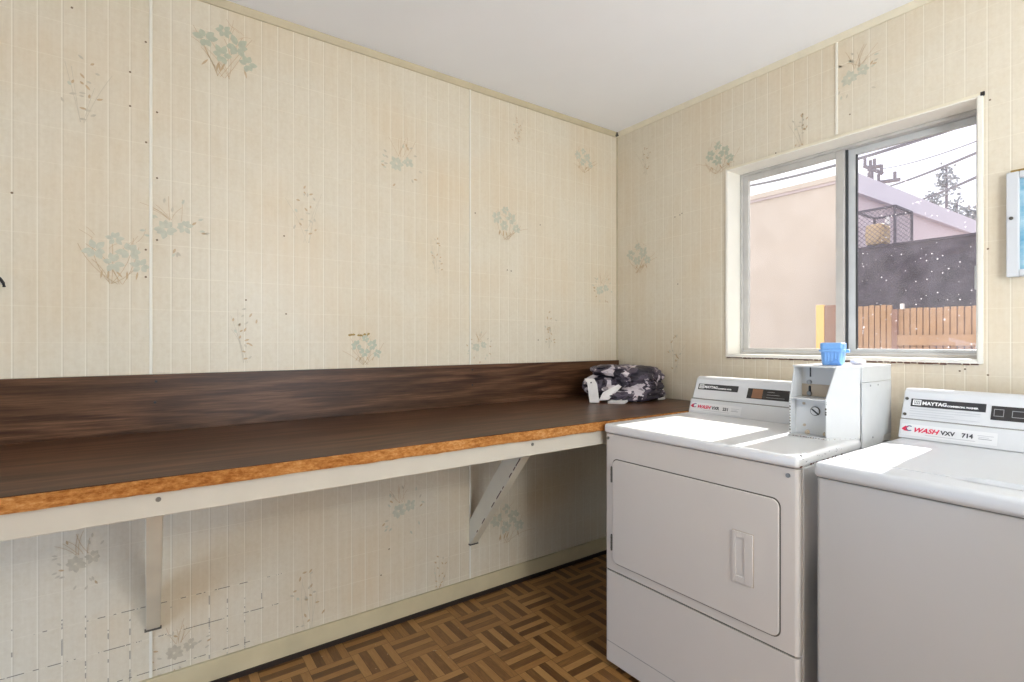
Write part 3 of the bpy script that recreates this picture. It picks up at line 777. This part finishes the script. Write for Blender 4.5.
MB().box(.541, .7125, .474, .668, .9085, ZT - .0045, M['coin_white'], .0015).build('vault', cbx)
sp = MB().prism([(.415, .878), (.590, .878), (.590, .902), (.668, .902), (.668, 1.086), (.415, 1.086)], .7130, .7170, M['coin_white'], 'x', .0008)
MBs = sp.build('side_cover', cbx)
tf = MB(); tf.box(.548, .654, V0 + .0785, V0 + .080, ZL + .001, ZL + .042, M['coin_tan'])
tag(tf.build('lower_face', cbx), 'tan strip below the coin slot')
cs = MB(); cs.cyl((.572, V0 + .077, ZL + .048), .0075, .006, M['steel'], 'y', 16); cs.box(.570, .577, V0 + .074, V0 + .080, ZL + .004, ZL + .036, M['black'], .002); cs.box(.5735, .5765, V0 + .076, V0 + .080, ZL + .066, ZL + .1, M['black'])
cs.cyl((.572, V0 + .075, ZL + .010), .009, .005, M['steel'], 'y', 16, r2=.007)
cs.build('coin_slot', cbx)
lk = MB(); lk.cyl((.609, V0 + .033, .992), .0150, .004, M['seam_dark'], 'y', 24); lk.cyl((.609, V0 + .031, .992), .0125, .005, M['coin_white'], 'y', 24)
lk.box(-.014, .014, V0 + .027, V0 + .029, -.0022, .0022, M['black'], 0, 1, Matrix.Translation((.611, 0, .990)) @ Matrix.Rotation(R(38), 4, 'Y'))
lk.build('lock', cbx)
for u, w in ((.574, 1.014), (.576, .943)): MB().cyl((u, V0 + .033, w), .0046, .004, M['coin_tan'], 'y', 12).build('screw', cbx)
for u in (.585, .640): MB().cyl((u, V0 + .030, .921), .0078, .009, M['coin_tan'], 'y', 12, r2=.006).build('knob', cbx)
cp = MB(); rnd = random.Random(12)
for i in range(13):
    u = .556 + i * .0078; cp.box(u, u + rnd.uniform(.002, .009), .2996, .301, .9095, .9095 + rnd.uniform(.001, .003), M['rust'])
for i in range(6):
    v = .306 + i * .018; cp.box(.6615 + (v - .3) * .4292, .6628 + (v - .3) * .4292, v, v + rnd.uniform(.003, .016), .9100, .9100 + rnd.uniform(.001, .003), M['rust'])
tag(cp.build('chipped_paint', cbx), 'rusty chips along the base flange')
cp = MB()
for i in range(12):
    w = ZB + .004 + i * .0095; cp.box(.5427, .5470, V0 - .0008, V0 + .001, w, w + rnd.uniform(.001, .005), M['seam_dark'])
tag(cp.build('chipped_paint', cbx), 'dark chips along the left front edge')
cp = MB()
for i in range(12):
    w = rnd.uniform(ZL - .05, ZL); cp.box(.6515, .6562, V0 - .0008, V0 + .001, w, w + rnd.uniform(.001, .004), M['seam_dark'])
tag(cp.build('chipped_paint', cbx), 'dark chips along the right front edge')
for v, w in ((.480, 1.075), (.545, 1.075), (.50, .905)): MB().cyl((.7175, v, w), .003, .002, M['grey_ink'], 'x', 10).build('rivet', cbx)

# ---- washer
wa = empty('washing_machine', (1.477, -.838, 0), 0, 'white top-loading washing machine at the right beside the dryer', 'washing machine')
WW = .690
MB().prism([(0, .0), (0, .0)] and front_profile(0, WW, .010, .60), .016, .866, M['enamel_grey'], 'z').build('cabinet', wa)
for u in (.05, WW - .05):
    for v in (.06, .54): MB().cyl((u, v, .0085), .018, .017, M['black'], n=14).build('foot', wa)
MB().box(.001, WW - .001, .004, .58, .863, .869, M['seam_grey']).build('deck_gap', wa)
MB().box(-.004, WW + .004, -.008, .690, .868, .907, M['enamel_deck'], .012, 4).build('deck', wa)
ldm = MB().rrect(.0, WW - .06, .0, .44, .03, -.0012, .004, M['enamel_deck'], Matrix.Translation((.03, .085, .908)) @ Matrix.Rotation(R(-90), 4, 'X'), bev=.002)
lid = ldm.build('lid', wa)
# finger notch: a low lip that curls up along the front of the lid
lip = MB(); vs = []; fs = []; N = 36
for i in range(N + 1):
    u = .250 + (.36) * i / N; k = min(1, i / 6) ; k = k * k * (3 - 2 * k); k2 = min(1, (N - i) / 6); k = k * k2
    for (dv, dz) in ((-.004, .0006), (.004 - .002 * k, .0008 + .0105 * k), (.010, .0042 + .004 * k), (.034, .0042), (.034, .0)): vs.append((u, .082 + dv - .006 * k, .907 + dz))
for i in range(N):
    for k in range(4): fs.append((i * 5 + k, i * 5 + k + 1, i * 5 + k + 6, i * 5 + k + 5))
lip.add(vs, fs, M['enamel_deck'], True); lip.build('grip', lid)
console(wa, -.004, WW, .572, 'COMMERCIAL WASHER', ('VXV', '714'), True)

# ------------------------------------------------------------------ things on the coin box
cup = empty('detergent_cup', (1.341, -.412, 1.1415), R(14), 'small sky blue plastic cup with a lid on top of the white coin box', 'cup')
def sq_ring(r, z, n=6, q=.35):
    out = []
    for cx, cy, a in ((1, 1, 0), (-1, 1, 90), (-1, -1, 180), (1, -1, 270)):
        for i in range(n + 1): t = R(a + 90 * i / n); out.append((cx * r * (1 - q) + r * q * math.cos(t), cy * r * (1 - q) + r * q * math.sin(t), z))
    return out
def loft(mb, rings, m, smooth=True):
    vs = [p for r_ in rings for p in r_]; n = len(rings[0]); fs = []
    for i in range(len(rings) - 1):
        for k in range(n): fs.append((i * n + k, i * n + (k + 1) % n, (i + 1) * n + (k + 1) % n, (i + 1) * n + k))
    fs.append(tuple(range(n))[::-1]); fs.append(tuple(range((len(rings) - 1) * n, len(rings) * n))); mb.add(vs, fs, m, smooth)
cbm = MB(); loft(cbm, [sq_ring(.027, 0), sq_ring(.029, .002), sq_ring(.0325, .044)], M['blue_plastic'])
for i in range(5):
    x = -.02 + i * .0095; cbm.box(x, x + .003, -.0335, -.030, .012, .042, M['blue_plastic'], .001)
cbm.build('body', cup)
MB().prism([(-.012, .001), (.028, .001), (.014, .022)], -.0335, -.0285, M['blue_plastic2'], 'y').build('emblem', cup)
cm = MB(); loft(cm, [sq_ring(.0335, .043), sq_ring(.037, .044), sq_ring(.037, .050), sq_ring(.034, .051)], M['blue_plastic']); cm.box(.03, .046, -.012, .012, .041, .052, M['blue_plastic'], .003); cm.build('rim', cup)
lm = MB(); loft(lm, [sq_ring(.0325, .051), sq_ring(.034, .055), sq_ring(.034, .070), sq_ring(.031, .073)], M['blue_plastic']); lm.build('lid', cup)
ti = MB().bm(lump(0, 0, .008, .022, .030, .010, .3, 33, M['tissue'], .5, 4), M['tissue'], True).build('crumpled_tissue')
ti.location = (1.370, -.297, 1.1415); tag(ti, 'small crumpled pinkish white tissue on the coin box behind the blue cup', 'tissue')

# ------------------------------------------------------------------ wall case and wire hook
pc = empty('framed_print', (1.685, 0, 1.423), 0, 'white framed pale blue sky print on the wall right of the window', 'picture')
f = MB(); rect_frame(f, 0, .46, 0, .331, -.026, -.001, .030, .030, .022, .022, M['enamel_deck'], .003); fo = f.build('frame', pc)
MB().cyl((.0125, -.028, .185), .0052, .006, M['hinge'], 'y', 14).build('lock', fo)
MB().box(.026, .434, -.012, -.003, .018, .313, M['cloud']).build('print', pc)
MB().box(.008, .452, -.016, -.001, .331, .339, M['ochre'], .002).build('hanging_strip', pc)
hk = MB(); pts = []
for i in range(13):
    t = R(180 - i * 15); pts.append((.022 + .012 * math.sin(t), -2.655 + .054 * -math.cos(t + math.pi) * 1 if False else -2.652 + .055 * math.cos(t), 1.378 + .045 * math.sin(t)))
hk.tube([(.004, -2.707, 1.33), (.016, -2.707, 1.35)] + pts, .0042, M['black'], 8); hk.box(0, .006, -2.722, -2.692, 1.305, 1.345, M['black'], .002)
tag(hk.build('wire_hook'), 'black curved wire hook on the panelled wall at the left edge', 'hook')

# ------------------------------------------------------------------ outside
GZ = -.55
struct(MB().box(-30, 30, .2, 60, GZ - .2, GZ, M['concrete']).box(-30, 30, -30, YF - .2, GZ - .2, GZ, M['concrete']).box(XR + .3, 30, YF - .2, .2, GZ - .2, GZ, M['concrete']), 'ground', 'pale concrete yard outside')
hs = empty('neighbour_house', (-3, 4, GZ), 0, 'pale pink stucco house with white roof edge beyond the window', 'house')
Lh = Matrix.Translation((3, -4, -GZ))
def hpart(mb, name, parent=None):
    mb.v = [Lh @ v for v in mb.v]; return mb.build(name, parent or hs)
w = MB()
yb = 14.0; xs = lambda y: .05 + .025 * (y - 3)
w.prism([(-8, 3), (.05, 3), (xs(yb), yb), (-8, yb)], GZ, 2.70, M['stucco_pink'], 'z')
hpart(w, 'wall')
w = MB(); w.add([(.052, 3.001, GZ), (xs(yb) + .002, yb, GZ), (xs(yb) + .002, yb, 2.68), (.052, 3.001, 2.68), (.04, 3.001, GZ), (xs(yb) - .01, yb, GZ), (xs(yb) - .01, yb, 2.68), (.04, 3.001, 2.68)],
        [(0, 1, 2, 3), (4, 7, 6, 5), (0, 3, 7, 4), (1, 5, 6, 2), (3, 2, 6, 7), (0, 4, 5, 1)], M['side_stucco']); hpart(w, 'side_wall')
w = MB().box(-8.03, .03, 2.965, 3.0, 2.715, 2.762, M['stucco_pink']); w.box(-8.02, .03, 2.98, 3.0, 2.69, 2.715, M['side_stucco']); hpart(w, 'cornice')
w = MB(); w.prism([(.03, 2.96), (.10, 2.96), (xs(yb) + .05, yb), (xs(yb) - .02, yb)], 2.585, 2.765, M['fascia'], 'z'); hpart(w, 'fascia')
w = MB(); w.prism([(-8, 3), (.05, 3), (xs(yb), yb), (-8, yb)], 2.70, 2.75, M['roof'], 'z'); hpart(w, 'roof')

sh = empty('flat_roof_shed', (2, 3, GZ), 0, 'dark mauve stucco shed wall above the tan fence', 'shed')
Ls = Matrix.Translation((-2, -3, -GZ))
m = MB().box(.215, 5.5, 2.5, 4.6, GZ, 1.965, M['dark_stucco']); m.v = [Ls @ v for v in m.v]; m.build('wall', sh)
m = MB().box(.205, 5.52, 2.49, 4.62, 1.965, 1.983, M['dark_stucco']); m.v = [Ls @ v for v in m.v]; m.build('roof', sh)

AX0, AX1, AY0, AY1, AZ0, AZ1 = .222, .500, 2.72, 3.10, 1.983, 2.325
cg = empty('wire_cage', (AX0, AY0, AZ0), 0, 'black wire cage on the shed roof around the cooling unit', 'cage')
La = Matrix.Translation((-AX0, -AY0, -AZ0))
m = MB(); t = .008
for x in (AX0, AX1):
    for y in (AY0, AY1): m.box(x - t, x + t, y - t, y + t, AZ0, AZ1, M['cage'])
for z in (AZ0 + .012, AZ1):
    for y in (AY0, AY1): m.box(AX0, AX1, y - t, y + t, z - t, z + t, M['cage'])
    for x in (AX0, AX1): m.box(x - t, x + t, AY0, AY1, z - t, z + t, M['cage'])
m.v = [La @ v for v in m.v]; m.build('frame', cg)
m = MB(); m.box(AX0, AX1, AY0 - .001, AY0 + .001, AZ0, AZ1, M['netting']); m.box(AX1 - .001, AX1 + .001, AY0, AY1, AZ0, AZ1, M['netting'])
m.box(AX0, AX1, AY1 - .001, AY1 + .001, AZ0, AZ1, M['netting']); m.box(AX0, AX1, AY0, AY1, AZ1 - .001, AZ1 + .001, M['netting'])
m.v = [La @ v for v in m.v]; m.build('netting', cg)
ac = empty('cooling_unit', (.33, 2.90, AZ0), 0, 'beige cooling unit inside the black wire cage', 'cooling unit')
MB().box(-.085, .055, -.08, .10, .06, .245, M['ac_beige'], .03, 4).build('body', ac)
MB().cyl((-.02, -.082, .150), .060, .012, M['ac_beige'], 'y', 24, bev=.003).build('fan_grille', ac)
MB().cyl((.075, -.05, .255), .024, .07, M['sticker'], 'z', 18, r2=.012, bev=.004).build('vent_cap', ac)
for x in (-.07, .02): MB().box(x, x + .04, -.08, .08, .0, .062, M['cage'], .004).build('foot', ac)

fn = empty('board_fence', (1.5, 2.0, GZ), 0, 'tan vertical board fence at the bottom of the right pane', 'fence')
Lf = Matrix.Translation((-1.5, -2.0, -GZ))
def fpart(mb, name):
    mb.v = [Lf @ v for v in mb.v]; return mb.build(name, fn)
def boards(x0, x1, zt, y):
    m = MB().box(x0, x1, y + .012, y + .02, GZ, zt - .02, M['fence_dark']); x = x0; rnd = random.Random(int(x0 * 100))
    while x < x1: m.box(x, min(x + .030, x1), y, y + .014, GZ + .02, zt - rnd.uniform(0, .006), M['fence'], .002, 1); x += .036
    return m
fpart(boards(.36, .715, 1.478, 2.0), 'gate_panel'); fpart(boards(.745, 5.5, 1.448, 2.02), 'board_panel')
m = MB().box(.745, 5.5, 1.995, 2.02, 1.19, 1.262, M['fence']); m.box(.745, 5.5, 1.995, 2.02, -.25, -.16, M['fence']); fpart(m, 'rail')
fpart(MB().box(.715, .748, 1.99, 2.06, GZ, 1.442, M['fence_post'], .004), 'post'); fpart(MB().box(.765, .785, 1.99, 2.02, 1.44, 1.478, M['sticker'], .003), 'latch')
fpart(MB().box(.275, .355, 2.0, 2.07, GZ, 1.494, M['fence_post'], .004), 'post'); fpart(MB().box(.212, .272, 2.0, 2.03, GZ, 1.500, M['fence_yellow'], .004), 'end_board')

# far things beyond the house: pole, wires, pines
up = empty('utility_pole', (-4.0, 18, GZ), 0, 'grey utility pole with two crossarms behind the house', 'pole')
def at(px, py, y):     # world point seen at y from the room's viewpoint (used once to lay the far skyline out)
    r = (px - 512) / 513; u = -(py - 341) / 513
    d = Vector((r * .5787 - .8155, r * .8155 + .5787, u)); k = (y + 2.254) / d.y
    return Vector((2.107, -2.254, 1.22)) + d * k
p0 = at(870.5, 182, 18); up.location = (p0.x, 18, GZ)
ptop = at(870.5, 166, 18).z - GZ
MB().cyl((0, 0, ptop / 2), 0.11, ptop, M['pole'], n=14, r2=.09).build('post', up)
def arm(name, pa, pb, ins):
    a_ = at(*pa, 18) - up.location; b_ = at(*pb, 18) - up.location
    m = MB().tube([a_, b_], 0.065, M['pole'], 6)
    for q in ins: p_ = a_.lerp(b_, q) + Vector((0, 0, .16)); m.cyl(p_, .05, .24, M['pole'], n=8)
    m.build(name, up)
arm('crossarm', (864, 166), (882.5, 173.5), (.05, .35, .95)); arm('crossarm', (868, 168), (881, 166), (.5,)); arm('crossarm', (875, 183), (900, 179.5), (.15, .8))
def wire(pa, pb, ya, yb_, sag, r, label):
    a_ = at(*pa, ya); b_ = at(*pb, yb_)
    o = MB().tube([a_.lerp(b_, i / 14) - Vector((0, 0, sag * 4 * (i / 14) * (1 - i / 14))) for i in range(15)], r, M['wire'], 6).build('power_line')
    tag(o, label, 'power line', 'power lines over the yard')
wire((690, 193), (990, 116), 12, 7, .22, .026, 'thick sagging power line highest across the sky')
wire((884, 188), (990, 147), 17, 9, .04, .024, 'power line running up from the pole to the right, second from top')
wire((905, 205), (990, 171), 17, 9, .04, .024, 'lowest power line, just above the pines')
wire((872, 170), (990, 136), 16.5, 9, .10, .010, 'faint thin power line between the two upper lines')

def pine(px, base, topy, clumps, label, D=22):
    b0 = at(px, base, D); t0 = at(px, topy, D)
    r = empty('pine_tree', (b0.x, D, GZ), 0, label, 'tree', 'pines beyond the house')
    MB().tube([(0, 0, 0), (0, 0, t0.z - GZ)], [.12, .03], M['pole'], 8).build('trunk', r)
    rnd = random.Random(int(px)); m = MB()
    for cx, cy, cr in clumps:
        p = at(cx, cy, D) - r.location
        for i in range(26):
            d = Vector((rnd.gauss(0, 1), rnd.gauss(0, 1), rnd.gauss(0, 1))).normalized() * rnd.uniform(.2, 1) * cr
            q = p + d; n_ = Vector((rnd.gauss(0, 1), rnd.gauss(0, 1), rnd.gauss(0, .6) + .4)).normalized(); a_ = n_.orthogonal().normalized(); l_ = cr * .5; b2 = n_.cross(a_)
            m.add([q, q + n_ * l_ * .5 + a_ * .05, q + n_ * l_, q + n_ * l_ * .5 - a_ * .05, q + n_ * l_ * .5 + b2 * .05, q + n_ * l_ * .5 - b2 * .05], [(0, 1, 2, 3), (0, 4, 2, 5)], M['pine'])
    m.build('foliage', r)
pine(946.5, 240, 166, [(946, 170, .28), (945, 177, .32), (944, 184, .28), (950, 184, .35), (949, 190, .42), (942, 183, .25)], 'tallest slender pine with leafy tuft at its top')
pine(932, 240, 193, [(931, 196, .22), (931, 202, .32), (937, 197, .3), (937, 204, .36), (925, 204, .2)], 'short pine left of the tallest one', 25.5)
pine(957, 240, 203, [(953, 206, .3), (956, 203, .28), (961, 210, .34), (954, 213, .3)], 'short pine right of the tallest one', 28.5)
pine(969, 245, 214, [(964, 219, .28), (969, 216, .34), (973, 212, .25), (974, 220, .36)], 'low bushy pine at the right edge of the pane', 18.5)
